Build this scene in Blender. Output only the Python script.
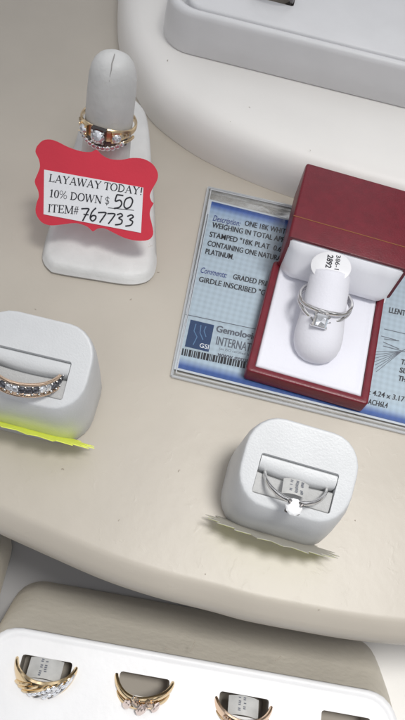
import bpy, bmesh, math, random
from mathutils import Vector, Matrix
from mathutils.geometry import tessellate_polygon

# ------------------------------------------------------------------ clean
for o in list(bpy.data.objects):
    bpy.data.objects.remove(o, do_unlink=True)
scene = bpy.context.scene
col = scene.collection
S = 0.01                                   # all shapes below are written in centimetres
rnd = random.Random(7)

# ------------------------------------------------------------------ camera
FOC, DIST, TILT, ROLL = 680.0, 23.0, math.radians(27), math.radians(15)
_r = Vector((1, 0, 0)); _u = Vector((0, math.cos(TILT), math.sin(TILT))); _d = Vector((0, math.sin(TILT), -math.cos(TILT)))
CR = math.cos(ROLL)*_r + math.sin(ROLL)*_u
CU = -math.sin(ROLL)*_r + math.cos(ROLL)*_u
CC = -DIST*_d
cam = bpy.data.cameras.new('camera'); camo = bpy.data.objects.new('camera', cam); col.objects.link(camo)
cam.sensor_fit = 'VERTICAL'; cam.sensor_height = 36; cam.lens = 36*FOC/720
cam.clip_start = 0.005; cam.clip_end = 50
camo.matrix_world = Matrix(((CR.x, CU.x, -_d.x, CC.x*S), (CR.y, CU.y, -_d.y, CC.y*S), (CR.z, CU.z, -_d.z, CC.z*S), (0, 0, 0, 1)))
scene.camera = camo

def P(px, py, z):
    """point of the horizontal level z (cm) seen at a photo position"""
    v = (px-202.5)/FOC*CR + (360-py)/FOC*CU + _d
    return CC + v*((z-CC.z)/v.z)

# ------------------------------------------------------------------ light
w = bpy.data.worlds.new('World'); scene.world = w; w.use_nodes = True
nt = w.node_tree; bg = nt.nodes['Background']
tc = nt.nodes.new('ShaderNodeTexCoord'); sp = nt.nodes.new('ShaderNodeSeparateXYZ'); rp = nt.nodes.new('ShaderNodeValToRGB')
mr = nt.nodes.new('ShaderNodeMapRange'); mr.inputs['From Min'].default_value = -1; mr.inputs['From Max'].default_value = 1
nt.links.new(tc.outputs['Generated'], sp.inputs[0]); nt.links.new(sp.outputs['Z'], mr.inputs['Value'])
nt.links.new(mr.outputs[0], rp.inputs[0]); nt.links.new(rp.outputs[0], bg.inputs['Color'])
e = rp.color_ramp.elements
e[0].position = 0.45; e[0].color = (.10, .095, .09, 1); e[1].position = 0.97; e[1].color = (.86, .87, .90, 1)
x = e.new(0.62); x.color = (.25, .25, .26, 1); x = e.new(0.80); x.color = (.66, .67, .70, 1)
my = nt.nodes.new('ShaderNodeMapRange'); my.inputs['From Min'].default_value = -1; my.inputs['From Max'].default_value = 1   # the viewer's side of the window is darker
my.inputs['To Min'].default_value = .66; my.inputs['To Max'].default_value = 1.24
nt.links.new(sp.outputs['Y'], my.inputs['Value']); wn = nt.nodes.new('ShaderNodeTexNoise'); wn.inputs['Scale'].default_value = 2.6; wn.inputs['Detail'].default_value = 2.0   # noise patches added for contrast and glints in the metal and stones
nt.links.new(tc.outputs['Generated'], wn.inputs['Vector'])
wm = nt.nodes.new('ShaderNodeMapRange'); wm.inputs['From Min'].default_value = .44; wm.inputs['From Max'].default_value = .60
wm.inputs['To Min'].default_value = .30; wm.inputs['To Max'].default_value = 2.1
nt.links.new(wn.outputs['Fac'], wm.inputs['Value'])
wx = nt.nodes.new('ShaderNodeMath'); wx.operation = 'MULTIPLY'
nt.links.new(my.outputs[0], wx.inputs[0]); nt.links.new(wm.outputs[0], wx.inputs[1]); nt.links.new(wx.outputs[0], bg.inputs['Strength'])

def lamp(name, kind, loc, target, energy, colr, **kw):
    l = bpy.data.lights.new(name, kind); l.energy = energy; l.color = colr
    for k, v in kw.items(): setattr(l, k, v)
    o = bpy.data.objects.new(name, l); col.objects.link(o)
    o.location = Vector(loc)*S
    o.rotation_euler = (Vector(target)-Vector(loc)).to_track_quat('-Z', 'Y').to_euler()
    return o
lamp('window_daylight', 'SPOT', (20, -2, 87), (6.8, -6.6, 0), 25.0, (1.0, .985, .95),
     spot_size=math.radians(31), spot_blend=1.0, shadow_soft_size=0.12)
scene.view_settings.view_transform = 'Standard'; scene.view_settings.look = 'None'
scene.view_settings.exposure = 0.0; scene.view_settings.gamma = 1.0

# ------------------------------------------------------------------ materials
def mat(name, base, rough=0.5, metal=0.0, bump=0.0, dents=0.0, bscale=40, bdetail=4, var=0.0, vscale=6, dirt=None, sheen=0.0, coat=0.0, spec=None, stretch=None):
    m = bpy.data.materials.new(name); m.use_nodes = True
    n = m.node_tree.nodes; L = m.node_tree.links; b = n['Principled BSDF']
    b.inputs['Base Color'].default_value = (*base, 1); b.inputs['Roughness'].default_value = rough
    b.inputs['Metallic'].default_value = metal
    if spec is not None: b.inputs['Specular IOR Level'].default_value = spec
    if sheen: b.inputs['Sheen Weight'].default_value = sheen
    if coat: b.inputs['Coat Weight'].default_value = coat; b.inputs['Coat Roughness'].default_value = .15
    g = n.new('ShaderNodeNewGeometry'); mp = n.new('ShaderNodeVectorMath'); mp.operation = 'SCALE'; mp.inputs['Scale'].default_value = 100
    L.new(g.outputs['Position'], mp.inputs[0]); co = mp.outputs[0]        # centimetres
    if var or dirt:
        no = n.new('ShaderNodeTexNoise'); no.inputs['Scale'].default_value = vscale/10; no.inputs['Detail'].default_value = 6
        L.new(co, no.inputs['Vector'])
        ra = n.new('ShaderNodeMapRange'); ra.inputs['From Min'].default_value = .3; ra.inputs['From Max'].default_value = .7
        ra.inputs['To Min'].default_value = 1-var; ra.inputs['To Max'].default_value = 1+var*.5
        L.new(no.outputs['Fac'], ra.inputs['Value'])
        mx = n.new('ShaderNodeVectorMath'); mx.operation = 'SCALE'; mx.inputs[0].default_value = base
        L.new(ra.outputs[0], mx.inputs['Scale']); out = mx.outputs[0]
        if dirt:                                                        # sparse specks and scuffs with a shape of their own
            vo = n.new('ShaderNodeTexNoise'); vo.inputs['Scale'].default_value = dirt[1]; vo.inputs['Detail'].default_value = 8; vo.inputs['Roughness'].default_value = .65
            L.new(co, vo.inputs['Vector'])
            cr = n.new('ShaderNodeMapRange'); cr.inputs['From Min'].default_value = dirt[2]; cr.inputs['From Max'].default_value = dirt[2]+.06
            cr.inputs['To Max'].default_value = dirt[3]
            L.new(vo.outputs['Fac'], cr.inputs['Value'])
            mc = n.new('ShaderNodeMix'); mc.data_type = 'RGBA'
            L.new(cr.outputs[0], mc.inputs[0]); L.new(out, mc.inputs[6]); mc.inputs[7].default_value = (*dirt[0], 1)
            out = mc.outputs[2]
        L.new(out, b.inputs['Base Color'])
    if bump:
        no = n.new('ShaderNodeTexNoise'); no.inputs['Scale'].default_value = bscale/10; no.inputs['Detail'].default_value = bdetail
        src = co
        if stretch:
            sv = n.new('ShaderNodeVectorMath'); sv.operation = 'MULTIPLY'; sv.inputs[1].default_value = stretch
            L.new(co, sv.inputs[0]); src = sv.outputs[0]
        L.new(src, no.inputs['Vector'])
        bp = n.new('ShaderNodeBump'); bp.inputs['Strength'].default_value = bump; bp.inputs['Distance'].default_value = .0006
        L.new(no.outputs['Fac'], bp.inputs['Height']); L.new(bp.outputs[0], b.inputs['Normal'])
        if dents:                                                       # scattered nicks and dents
            dn = n.new('ShaderNodeTexNoise'); dn.inputs['Scale'].default_value = 1.6; dn.inputs['Detail'].default_value = 5; dn.inputs['Roughness'].default_value = .6; dn.inputs['Distortion'].default_value = .8
            L.new(co, dn.inputs['Vector'])
            dm = n.new('ShaderNodeMapRange'); dm.inputs['From Min'].default_value = .60; dm.inputs['From Max'].default_value = .70
            L.new(dn.outputs['Fac'], dm.inputs['Value'])
            b2 = n.new('ShaderNodeBump'); b2.inputs['Strength'].default_value = dents; b2.inputs['Distance'].default_value = .0006
            L.new(dm.outputs[0], b2.inputs['Height']); L.new(b2.outputs[0], bp.inputs['Normal'])
    return m

M = {}
M['shelf'] = mat('beige leatherette', (.475, .433, .372), .40, bump=.13, dents=.07, bscale=22, bdetail=9, var=.07, vscale=2.5, dirt=((.30, .26, .21), 2.2, .70, .35))
M['riser'] = mat('off white leatherette', (.83, .81, .78), .45, bump=.10, dents=.04, bscale=25, bdetail=8, var=.05, vscale=2, dirt=((.22, .20, .18), 6, .74, .7))
M['floor'] = mat('shade grey floor', (.32, .315, .32), .5, var=.05, vscale=2)  # shade of the gap beside the tray is put into this grey
M['cube'] = mat('white leatherette', (.62, .632, .645), .40, bump=.14, bscale=170, bdetail=5, var=.04, vscale=12, dirt=((.5, .49, .47), 5, .68, .35))
M['foam'] = mat('white velvet foam', (.52, .52, .515), .85, bump=.3, bscale=150, sheen=.3, var=.06, vscale=15)
M['stand'] = mat('worn white leatherette', (.68, .68, .67), .5, bump=.5, bscale=24, bdetail=8, dents=.12, var=.12, vscale=8, dirt=((.42, .38, .30), 3.2, .66, .6))
M['crack'] = mat('dark seam', (.36, .35, .34), .8)
M['traytan'] = mat('tan leatherette', (.72, .67, .575), .5, bump=.3, bscale=40, bdetail=6, var=.06, vscale=4, dirt=((.62, .58, .5), 5, .72, .4))
M['traywhite'] = mat('white tray leatherette', (.76, .76, .77), .42, bump=.14, bscale=40, bdetail=5, var=.03, vscale=8, dirt=((.55, .52, .48), 4, .70, .4))
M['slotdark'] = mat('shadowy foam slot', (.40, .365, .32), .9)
M['red'] = mat('crimson leatherette paper', (.150, .006, .016), .36, bump=.14, bscale=160, bdetail=4, var=.15, vscale=30, dirt=((.42, .10, .10), 14, .66, .3))
M['gilt'] = mat('gilt line', (.30, .13, .05), .5, .6)
M['satin'] = mat('white satin', (.88, .89, .94), .3, bump=.3, bscale=30, bdetail=2, sheen=.4, stretch=(1, 1, .3))
M['pad'] = mat('white plush pad', (.74, .74, .80), .7, bump=.15, bscale=120, sheen=.3)
M['tagred'] = mat('scarlet card', (.66, .03, .06), .55, bump=.08, bscale=100, var=.06, vscale=8)
M['paper'] = mat('white paper', (.84, .85, .88), .6, var=.03, vscale=10)
M['tagpaper'] = mat('greyish tag paper', (.47, .47, .46), .5, var=.15, vscale=25)
M['ink'] = mat('black ink', (.015, .015, .022), .5)
M['inkblue'] = mat('blue ink', (.03, .05, .22), .5)
M['inkgrey'] = mat('grey ink', (.12, .13, .16), .5)
M['neon'] = mat('fluorescent yellow card', (.88, .97, .13), .6, var=.05, vscale=20, dirt=((.62, .62, .03), 5, .62, .55))
M['cardback'] = mat('shadow grey back', (.44, .42, .365), .65, var=.06, vscale=15)
M['gold'] = mat('yellow gold', (.84, .65, .40), .13, 1.0, bump=.06, bscale=40)
M['brushedgold'] = mat('brushed gold', (.86, .68, .44), .3, 1.0)
M['rose'] = mat('rose gold', (.86, .64, .47), .14, 1.0, bump=.06, bscale=40)
M['silver'] = mat('white gold', (.74, .73, .72), .15, 1.0, bump=.05, bscale=40)
M['darkmetal'] = mat('dark metal', (.16, .15, .15), .3, .9)  # dark tone shared by prongs, ring plate and the white tray's band
def crystal(name, colr, ior=2.2):
    m = mat(name, colr, .0); b = m.node_tree.nodes['Principled BSDF']
    b.inputs['Transmission Weight'].default_value = 1.0; b.inputs['IOR'].default_value = ior
    return m
M['diamond'] = crystal('brilliant stone', (.97, .98, 1.0))
M['brightgem'] = mat('sparkling stone', (.88, .90, .94), .07, .75)
M['glare_stone'] = mat('stone whitened by glare', (.95, .96, .97), .25, 0, coat=1.0)  # lamp glare put into the stone's white base colour
M['greystone'] = mat('smoky stone', (.17, .17, .19), .05, .8)
M['pinkstone'] = mat('blush stone', (.86, .72, .66), .06, .8)
M['navy'] = mat('navy print', (.02, .055, .15), .4)
M['tagclear'] = mat('translucent white tag', (.78, .78, .80), .3, coat=.5)
M['lint'] = mat('lint', (.36, .31, .25), .8)

def plastic():
    m = bpy.data.materials.new('clear plastic'); m.use_nodes = True
    n = m.node_tree.nodes; L = m.node_tree.links
    for q in list(n):
        if q.type != 'OUTPUT_MATERIAL': n.remove(q)
    t = n.new('ShaderNodeBsdfTransparent'); t.inputs[0].default_value = (.95, .96, .97, 1)
    gl = n.new('ShaderNodeBsdfGlossy'); gl.inputs['Roughness'].default_value = .08
    no = n.new('ShaderNodeTexNoise'); no.inputs['Scale'].default_value = 90; no.inputs['Detail'].default_value = 3
    g = n.new('ShaderNodeNewGeometry'); L.new(g.outputs['Position'], no.inputs['Vector'])
    bp = n.new('ShaderNodeBump'); bp.inputs['Strength'].default_value = .35; bp.inputs['Distance'].default_value = .0006
    L.new(no.outputs['Fac'], bp.inputs['Height']); L.new(bp.outputs[0], gl.inputs['Normal'])
    f = n.new('ShaderNodeFresnel'); f.inputs[0].default_value = 1.52
    mx = n.new('ShaderNodeMixShader')
    L.new(f.outputs[0], mx.inputs[0]); L.new(t.outputs[0], mx.inputs[1]); L.new(gl.outputs[0], mx.inputs[2])
    L.new(mx.outputs[0], n['Material Output'].inputs[0])
    return m
M['plastic'] = plastic()
def plastic_edge():
    m = bpy.data.materials.new('frosted plastic edge'); m.use_nodes = True
    n = m.node_tree.nodes; L = m.node_tree.links; b = n['Principled BSDF']
    b.inputs['Base Color'].default_value = (.75, .77, .8, 1); b.inputs['Roughness'].default_value = .2
    t = n.new('ShaderNodeBsdfTransparent'); mx = n.new('ShaderNodeMixShader'); mx.inputs[0].default_value = .45
    L.new(t.outputs[0], mx.inputs[1]); L.new(b.outputs[0], mx.inputs[2]); L.new(mx.outputs[0], n['Material Output'].inputs[0])
    return m
M['plasticedge'] = plastic_edge()

# ------------------------------------------------------------------ mesh helpers
class MB:
    def __init__(s): s.v = []; s.f = []
    def add(s, vs, fs):
        k = len(s.v); s.v += [Vector(q) for q in vs]; s.f += [[i+k for i in f] for f in fs]; return s
    def loft(s, loops, cap0=True, cap1=True, closed=True):
        n = len(loops[0]); vs = [p for l in loops for p in l]; fs = []
        for a in range(len(loops)-1):
            for i in range(n if closed else n-1):
                j = (i+1) % n; fs.append([a*n+i, a*n+j, (a+1)*n+j, (a+1)*n+i])
        if cap0: fs.append(list(range(n))[::-1])
        if cap1: fs.append([(len(loops)-1)*n+i for i in range(n)])
        return s.add(vs, fs)
    def holes(s, outer, inners):
        polys = [[Vector(p) for p in outer]] + [[Vector(p) for p in h] for h in inners]
        return s.add([p for q in polys for p in q], [list(t) for t in tessellate_polygon(polys)])
    def prism(s, pts, off):
        """polygon pts extruded by vector off; fan-safe for concave outlines"""
        n = len(pts); pts = [Vector(p) for p in pts]; off = Vector(off)
        tri = [list(t) for t in tessellate_polygon([pts])]
        fs = [[i+n for i in t] for t in tri] + [t[::-1] for t in tri] + [[i, (i+1) % n, (i+1) % n+n, i+n] for i in range(n)]
        return s.add(pts+[p+off for p in pts], fs)
    def tube(s, path, rad, n=8):
        path = [Vector(p) for p in path]; loops = []
        prev = None
        for i, p in enumerate(path):
            t = (path[min(i+1, len(path)-1)]-path[max(i-1, 0)]).normalized()
            a = prev-t*prev.dot(t) if prev else t.orthogonal()
            a.normalize(); prev = a; b = t.cross(a)
            r = rad[i] if isinstance(rad, (list, tuple)) else rad
            loops.append([p+r*(math.cos(2*math.pi*k/n)*a+math.sin(2*math.pi*k/n)*b) for k in range(n)])
        return s.loft(loops)
    def ball(s, c, r, ax=(1, 1, 1), n=10, m=7):
        c = Vector(c); loops = []
        for j in range(1, m):
            th = math.pi*j/m
            loops.append([c+Vector((r*ax[0]*math.sin(th)*math.cos(2*math.pi*k/n), r*ax[1]*math.sin(th)*math.sin(2*math.pi*k/n), -r*ax[2]*math.cos(th))) for k in range(n)])
        return s.loft(loops)
    def box(s, c, h):
        c = Vector(c)
        l = lambda z: [c+Vector((a*h[0], b*h[1], z*h[2])) for a, b in ((-1, -1), (1, -1), (1, 1), (-1, 1))]
        return s.loft([l(-1), l(1)])
    def gem(s, c, r, up, ax, sides=8, square=False):
        """faceted stone: table, crown, girdle, pavilion"""
        c = Vector(c); up = Vector(up).normalized(); ax = Vector(ax); ax = (ax-up*ax.dot(up)).normalized(); by = up.cross(ax)
        n = sides; st = [(.06, -.80, .5), (.62, -.36, 0), (.98, -.05, .5), (1.0, .03, .5), (.80, .24, 0), (.56, .36, .5)]
        if n == 4: st = [(.06, -.80, .5), (.60, -.36, .5), (.98, -.05, .5), (1.0, .03, .5), (.82, .22, .5), (.62, .32, .5)]
        R_ = [[c+r*a*(math.cos(2*math.pi*(k+ph)/n)*ax+math.sin(2*math.pi*(k+ph)/n)*by)+r*z*up for k in range(n)] for a, z, ph in st]
        fs = []
        for j in range(len(st)-1):
            p0, p1 = st[j][2], st[j+1][2]; A0, B0 = j*n, (j+1)*n
            for k in range(n):
                k1 = (k+1) % n; km = (k-1) % n
                if p0 == p1: fs.append([A0+k, A0+k1, B0+k1, B0+k])
                elif p1 < p0: fs += [[A0+k, B0+k1, B0+k], [A0+k, A0+k1, B0+k1]]
                else: fs += [[A0+k, A0+k1, B0+k], [A0+k1, B0+k1, B0+k]]
        T0 = (len(st)-1)*n; pts = [p for q in R_ for p in q]
        if n == 4:                                       # square cut: a ring of kite facets on the table
            t8 = [c+r*.62*(math.cos(2*math.pi*(k+.5)/8)*ax+math.sin(2*math.pi*(k+.5)/8)*by)*(.8)+up*r*(.40 if k % 2 else .33) for k in range(8)]
            m0 = len(pts); pts += t8+[c+up*r*.34]
            fs += [[m0+k, m0+(k+1) % 8, m0+8] for k in range(8)]
            for k in range(4):
                a0 = m0+2*k; fs += [[T0+k, a0, a0+1] if False else [T0+k, a0+1, a0], [T0+k, T0+(k+1) % 4, a0+1], [T0+(k+1) % 4, m0+(2*k+2) % 8, a0+1]]
        else:
            m0 = len(pts); pts.append(c+up*r*.40)
            fs += [[T0+k, T0+(k+1) % n, m0] for k in range(n)]
        fs.append(list(range(n))[::-1])
        return s.add(pts, fs)
    def xf(s, m):
        s.v = [m @ p for p in s.v]; return s
    def build(s, name, m, parent=None, smooth=True, ang=38, world=None, label=None):
        """world: the vertices are in scene centimetres and get moved into the parent's frame"""
        me = bpy.data.meshes.new(name)
        inv = None
        if parent is not None and world: inv = PF[parent.name].inverted()
        me.from_pydata([tuple((inv @ p if inv else p)*S) for p in s.v], [], s.f)
        bm = bmesh.new(); bm.from_mesh(me)
        bmesh.ops.remove_doubles(bm, verts=bm.verts, dist=1e-7)
        bmesh.ops.recalc_face_normals(bm, faces=bm.faces)
        if smooth:
            for f in bm.faces: f.smooth = True
            for ed in bm.edges:
                if len(ed.link_faces) == 2 and ed.calc_face_angle(0) > math.radians(ang): ed.smooth = False
        bm.to_mesh(me); bm.free()
        me.materials.append(m)
        o = bpy.data.objects.new(name, me); col.objects.link(o)
        if parent is not None: o.parent = parent
        if label: o['label'] = label
        return o
PF = {}
def frame(org, ex=(1, 0, 0), ez=(0, 0, 1)):
    ex = Vector(ex); ez = Vector(ez).normalized(); ex = (ex-ez*ex.dot(ez)).normalized(); ey = ez.cross(ex)
    return Matrix(((ex.x, ey.x, ez.x, org[0]), (ex.y, ey.y, ez.y, org[1]), (ex.z, ey.z, ez.z, org[2]), (0, 0, 0, 1)))
def thing(name, label, cat, fr, group=None):
    o = bpy.data.objects.new(name, None); col.objects.link(o)
    o.empty_display_size = .01
    m = fr.copy(); m.translation = fr.translation*S; o.matrix_world = m
    o['label'] = label; o['category'] = cat
    if group: o['group'] = group
    PF[o.name] = fr
    return o
def tag(o, label, cat, group=None):
    o['label'] = label; o['category'] = cat
    if group: o['group'] = group
    return o
def struct(o): o['kind'] = 'structure'; return o
def tri_dir(a, b): v = Vector(b)-Vector(a); v.z = 0; return v.normalized()

def rrect(x0, x1, y0, y1, r, z, k=7):
    """rounded rectangle, z a number or a function of (x, y)"""
    zf = z if callable(z) else (lambda x, y: z)
    pts = []
    for cx, cy, a0 in ((x1-r, y1-r, 0), (x0+r, y1-r, 90), (x0+r, y0+r, 180), (x1-r, y0+r, 270)):
        for i in range(k):
            a = math.radians(a0+90*i/(k-1)); x = cx+r*math.cos(a); y = cy+r*math.sin(a)
            pts.append(Vector((x, y, zf(x, y))))
    return pts
def inset(poly, dist, dz=0.0):
    """move a closed xy outline (counter-clockwise) inwards"""
    n = len(poly); out = []
    for i in range(n):
        a, b, c = poly[i-1], poly[i], poly[(i+1) % n]
        d1 = (b-a); d2 = (c-b); n1 = Vector((-d1.y, d1.x, 0)).normalized(); n2 = Vector((-d2.y, d2.x, 0)).normalized()
        m = (n1+n2).normalized(); k = max(.35, m.dot(n1))
        out.append(b+m*(dist/k)+Vector((0, 0, dz)))
    return out
def smooth_line(pts, sub=6):
    """Catmull-Rom through points"""
    pts = [Vector(p) for p in pts]; out = []
    for i in range(len(pts)-1):
        p0 = pts[max(i-1, 0)]; p1 = pts[i]; p2 = pts[i+1]; p3 = pts[min(i+2, len(pts)-1)]
        for s_ in range(sub):
            t = s_/sub
            out.append(.5*((2*p1)+(p2-p0)*t+(2*p0-5*p1+4*p2-p3)*t*t+(3*p1-p0-3*p2+p3)*t**3))
    out.append(pts[-1]); return out
def flat(p, z): return Vector((p.x, p.y, z))

# ------------------------------------------------------------------ writing helpers
class Plane:
    """a sheet's face: photo position -> point on that face (plus a lift along its normal)"""
    def __init__(s, a, b, c):
        s.o = Vector(a); s.n = (Vector(b)-s.o).cross(Vector(c)-s.o).normalized()
        if s.n.dot(CC-s.o) < 0: s.n = -s.n
    def at(s, px, py, lift=0.0):
        v = (px-202.5)/FOC*CR+(360-py)/FOC*CU+_d
        return CC+v*((s.o-CC).dot(s.n)/v.dot(s.n))+s.n*lift
def text_mb(mb, pl, txt, start, end, cap, lift, bold=0.0, shear=0.0, up=None):
    cu = bpy.data.curves.new('t', 'FONT'); cu.body = txt; cu.offset = bold; cu.shear = shear; cu.resolution_u = 3
    ob = bpy.data.objects.new('t', cu); col.objects.link(ob)
    dg = bpy.context.evaluated_depsgraph_get(); me = bpy.data.meshes.new_from_object(ob.evaluated_get(dg))
    if me.vertices:
        x0 = min(v.co.x for v in me.vertices); x1 = max(v.co.x for v in me.vertices)
        st = Vector(start); dv = Vector(end)-st
        nrm = Vector((dv.y, -dv.x)).normalized() if up is None else Vector(up).normalized()
        vs = []
        for v in me.vertices:
            q = st+dv*((v.co.x-x0)/(x1-x0))+nrm*(v.co.y/.69*cap)
            vs.append(pl.at(q.x, q.y, lift))
        mb.add(vs, [list(p.vertices) for p in me.polygons])
    bpy.data.objects.remove(ob, do_unlink=True); bpy.data.curves.remove(cu); bpy.data.meshes.remove(me)
def ribbon(mb, pl, pts, wd, lift, caps=True):
    """a pen stroke of width wd (photo pixels) along pts"""
    pts = [Vector(p) for p in pts]; L = []; R_ = []
    for i, p in enumerate(pts):
        t = (pts[min(i+1, len(pts)-1)]-pts[max(i-1, 0)])
        if t.length == 0: t = Vector((1, 0))
        t.normalize(); nn = Vector((-t.y, t.x))
        h = (wd[i] if isinstance(wd, (list, tuple)) else wd)/2
        L.append(pl.at(*(p+nn*h), lift)); R_.append(pl.at(*(p-nn*h), lift))
    n = len(pts)
    mb.add(L+R_, [[i, i+1, n+i+1, n+i] for i in range(n-1)])
# serif capitals as strokes in a unit cell: (points, width)
TK, TN = .16, .08
def arc(cx, cy, rx, ry, a0, a1, n=14):
    return [(cx+rx*math.cos(math.radians(a0+(a1-a0)*i/n)), cy+ry*math.sin(math.radians(a0+(a1-a0)*i/n))) for i in range(n+1)]
def serif(x, y, h=.12): return ([(x-h, y), (x+h, y)], TN)
def ringw(n): return [TN+(TK-TN)*abs(math.cos(2*math.pi*i/n)) for i in range(n+1)]
GL = {
 'L': (.62, [([(.17, 0), (.17, 1)], TK), serif(.17, .97), ([(.04, .03), (.58, .03)], TN), ([(.56, .03), (.58, .25)], TN)]),
 'A': (.74, [([(.10, 0), (.37, 1)], TN), ([(.36, 1), (.64, 0)], TK), ([(.18, .34), (.52, .34)], TN), serif(.10, .03, .09), serif(.63, .03, .11)]),
 'Y': (.72, [([(.10, 1), (.36, .48)], TK), ([(.62, 1), (.36, .48)], TN), ([(.36, .5), (.36, 0)], TK), serif(.12, .97, .12), serif(.60, .97, .09), serif(.36, .03)]),
 'W': (.98, [([(.08, 1), (.28, 0)], TK), ([(.48, .95), (.28, 0)], TN), ([(.46, 1), (.68, 0)], TK), ([(.90, 1), (.68, 0)], TN), serif(.10, .97, .1), serif(.88, .97, .09), serif(.47, .97, .09)]),
 'T': (.62, [([(.31, 0), (.31, 1)], TK), ([(.03, .97), (.59, .97)], TN), ([(.03, .97), (.03, .75)], TN), ([(.59, .97), (.59, .75)], TN), serif(.31, .03)]),
 'O': (.74, [(arc(.37, .5, .30, .48, 0, 360, 20), ringw(20))]),
 'D': (.74, [([(.16, 0), (.16, 1)], TK), (arc(.26, .5, .38, .47, -90, 90), TK*.8), ([(.04, .03), (.28, .03)], TN), ([(.04, .97), (.28, .97)], TN)]),
 'N': (.74, [([(.13, 0), (.13, 1)], TN), ([(.10, 1), (.62, 0)], TK), ([(.62, 0), (.62, 1)], TN), serif(.12, .97, .1), serif(.13, .03, .1), serif(.62, .97, .1)]),
 'I': (.36, [([(.18, 0), (.18, 1)], TK), serif(.18, .97), serif(.18, .03)]),
 'E': (.64, [([(.17, 0), (.17, 1)], TK), ([(.05, .97), (.56, .97)], TN), ([(.05, .03), (.58, .03)], TN), ([(.17, .51), (.44, .51)], TN), ([(.56, .97), (.56, .77)], TN), ([(.58, .03), (.60, .25)], TN), ([(.43, .63), (.43, .4)], TN)]),
 'M': (.90, [([(.14, 0), (.14, 1)], TN), ([(.13, 1), (.44, .05)], TK), ([(.76, 1), (.44, .05)], TN), ([(.76, 0), (.76, 1)], TK), serif(.12, .97, .09), serif(.14, .03, .1), serif(.76, .97, .11), serif(.76, .03, .13)]),
 '!': (.32, [([(.16, .3), (.16, 1)], TK), ([(.16, 0), (.16, .13)], .14)]),
 '1': (.5, [([(.26, 0), (.26, 1)], TK), ([(.10, .84), (.26, .97)], TN), serif(.26, .03, .14)]),
 '0': (.5, [(arc(.25, .5, .19, .48, 0, 360, 20), ringw(20))]),
 '%': (.84, [(arc(.2, .74, .14, .24, 0, 360, 14), .06), (arc(.64, .26, .14, .24, 0, 360, 14), .06), ([(.2, 0), (.64, 1)], TN)]),
 '$': (.5, [(arc(.25, .72, .18, .2, 20, 270, 12), .08), (arc(.25, .30, .18, .22, 90, -160, 12), .08), ([(.25, -.1), (.25, 1.1)], TN)]),
 '#': (.5, [([(.12, 0), (.22, 1)], TN), ([(.30, 0), (.40, 1)], TN), ([(.02, .35), (.46, .35)], TN), ([(.05, .65), (.49, .65)], TN)]),
 ' ': (.26, [])}
def serif_text(mb, pl, txt, start, end, cap, lift):
    tot = sum(GL[c][0] for c in txt); st = Vector(start); dv = Vector(end)-st
    up = Vector((dv.y, -dv.x)).normalized(); unit = dv/tot; x = 0; k = 0
    for c in txt:
        wdt, strokes = GL[c]
        for pts, sw in strokes:
            q = [st+unit*(x+a)+up*(b*cap) for a, b in pts]
            sw2 = [v*cap for v in sw] if isinstance(sw, list) else sw*cap
            if isinstance(sw2, list) and len(sw2) != len(q): sw2 = sw2[0]
            ribbon(mb, pl, q, sw2, lift+.0006*(k % 7)); k += 1
        x += wdt

# ================================================================== THE SETTING
# floor of the show window
FZ = -6.3
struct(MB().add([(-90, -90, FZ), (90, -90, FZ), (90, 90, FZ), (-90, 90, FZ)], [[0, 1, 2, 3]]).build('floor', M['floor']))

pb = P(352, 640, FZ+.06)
struct(MB().loft([rrect(pb.x, pb.x+40, pb.y-40, pb.y+14, .6, FZ+.005), rrect(pb.x, pb.x+40, pb.y-40, pb.y+14, .6, FZ+.05), rrect(pb.x+.03, pb.x+40, pb.y-40, pb.y+13.97, .6, FZ+.06)]).build('lit_floor_panel', M['riser']))  # added pale panel standing for the lit part of the floor

# display shelf with a long curved front lip
lip = [(-420, 250), (-250, 385), (-130, 463), (-60, 507), (0, 534), (52, 557.5), (104, 580), (155, 597), (210, 611), (247, 621), (299, 631), (350, 639.5), (405, 645), (480, 648), (600, 645)]
front = smooth_line([flat(P(a, b, -1.0), 0) for a, b in lip], 5)
outl = front+[Vector((70, front[-1].y+2, 0)), Vector((70, 70, 0)), Vector((-70, 70, 0)), Vector((-70, front[0].y+6, 0))]
prof = [(0.70, 0), (.60, -.012), (.50, -.06), (.38, -.15), (.20, -.30), (.09, -.43), (.02, -.60), (0, -.80), (0, -1.05), (.05, -1.25), (.18, -1.42), (.4, -1.5)]
struct(MB().loft([inset(outl, a, z) for a, z in prof]).build('display_shelf', M['shelf'], ang=30))
# unseen support under the shelf, brought forward to darken the floor below
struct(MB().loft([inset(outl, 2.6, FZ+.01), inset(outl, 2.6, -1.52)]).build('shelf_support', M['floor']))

# raised tier at the back, its edge curving round to the left
tb = [(128, -190), (121, -60), (118, 0), (118, 40), (125, 75), (137, 99), (152, 122), (174, 141), (203, 160), (245, 180), (290, 197), (345, 214), (420, 234), (520, 258)]
edge = smooth_line([flat(P(a, b, 0), 0) for a, b in tb], 5)
tout = edge+[Vector((60, edge[-1].y+2, 0)), Vector((60, 60, 0)), Vector((edge[0].x-.5, 60, 0))]
prof = [(0, .01), (.02, .5), (.10, 1.0), (.26, 1.4), (.52, 1.68), (.85, 1.80), (1.25, 1.84)]
TZ = 1.84
struct(MB().loft([inset(tout, a, z) for a, z in prof]).build('raised_tier', M['riser'], ang=40))

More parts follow.
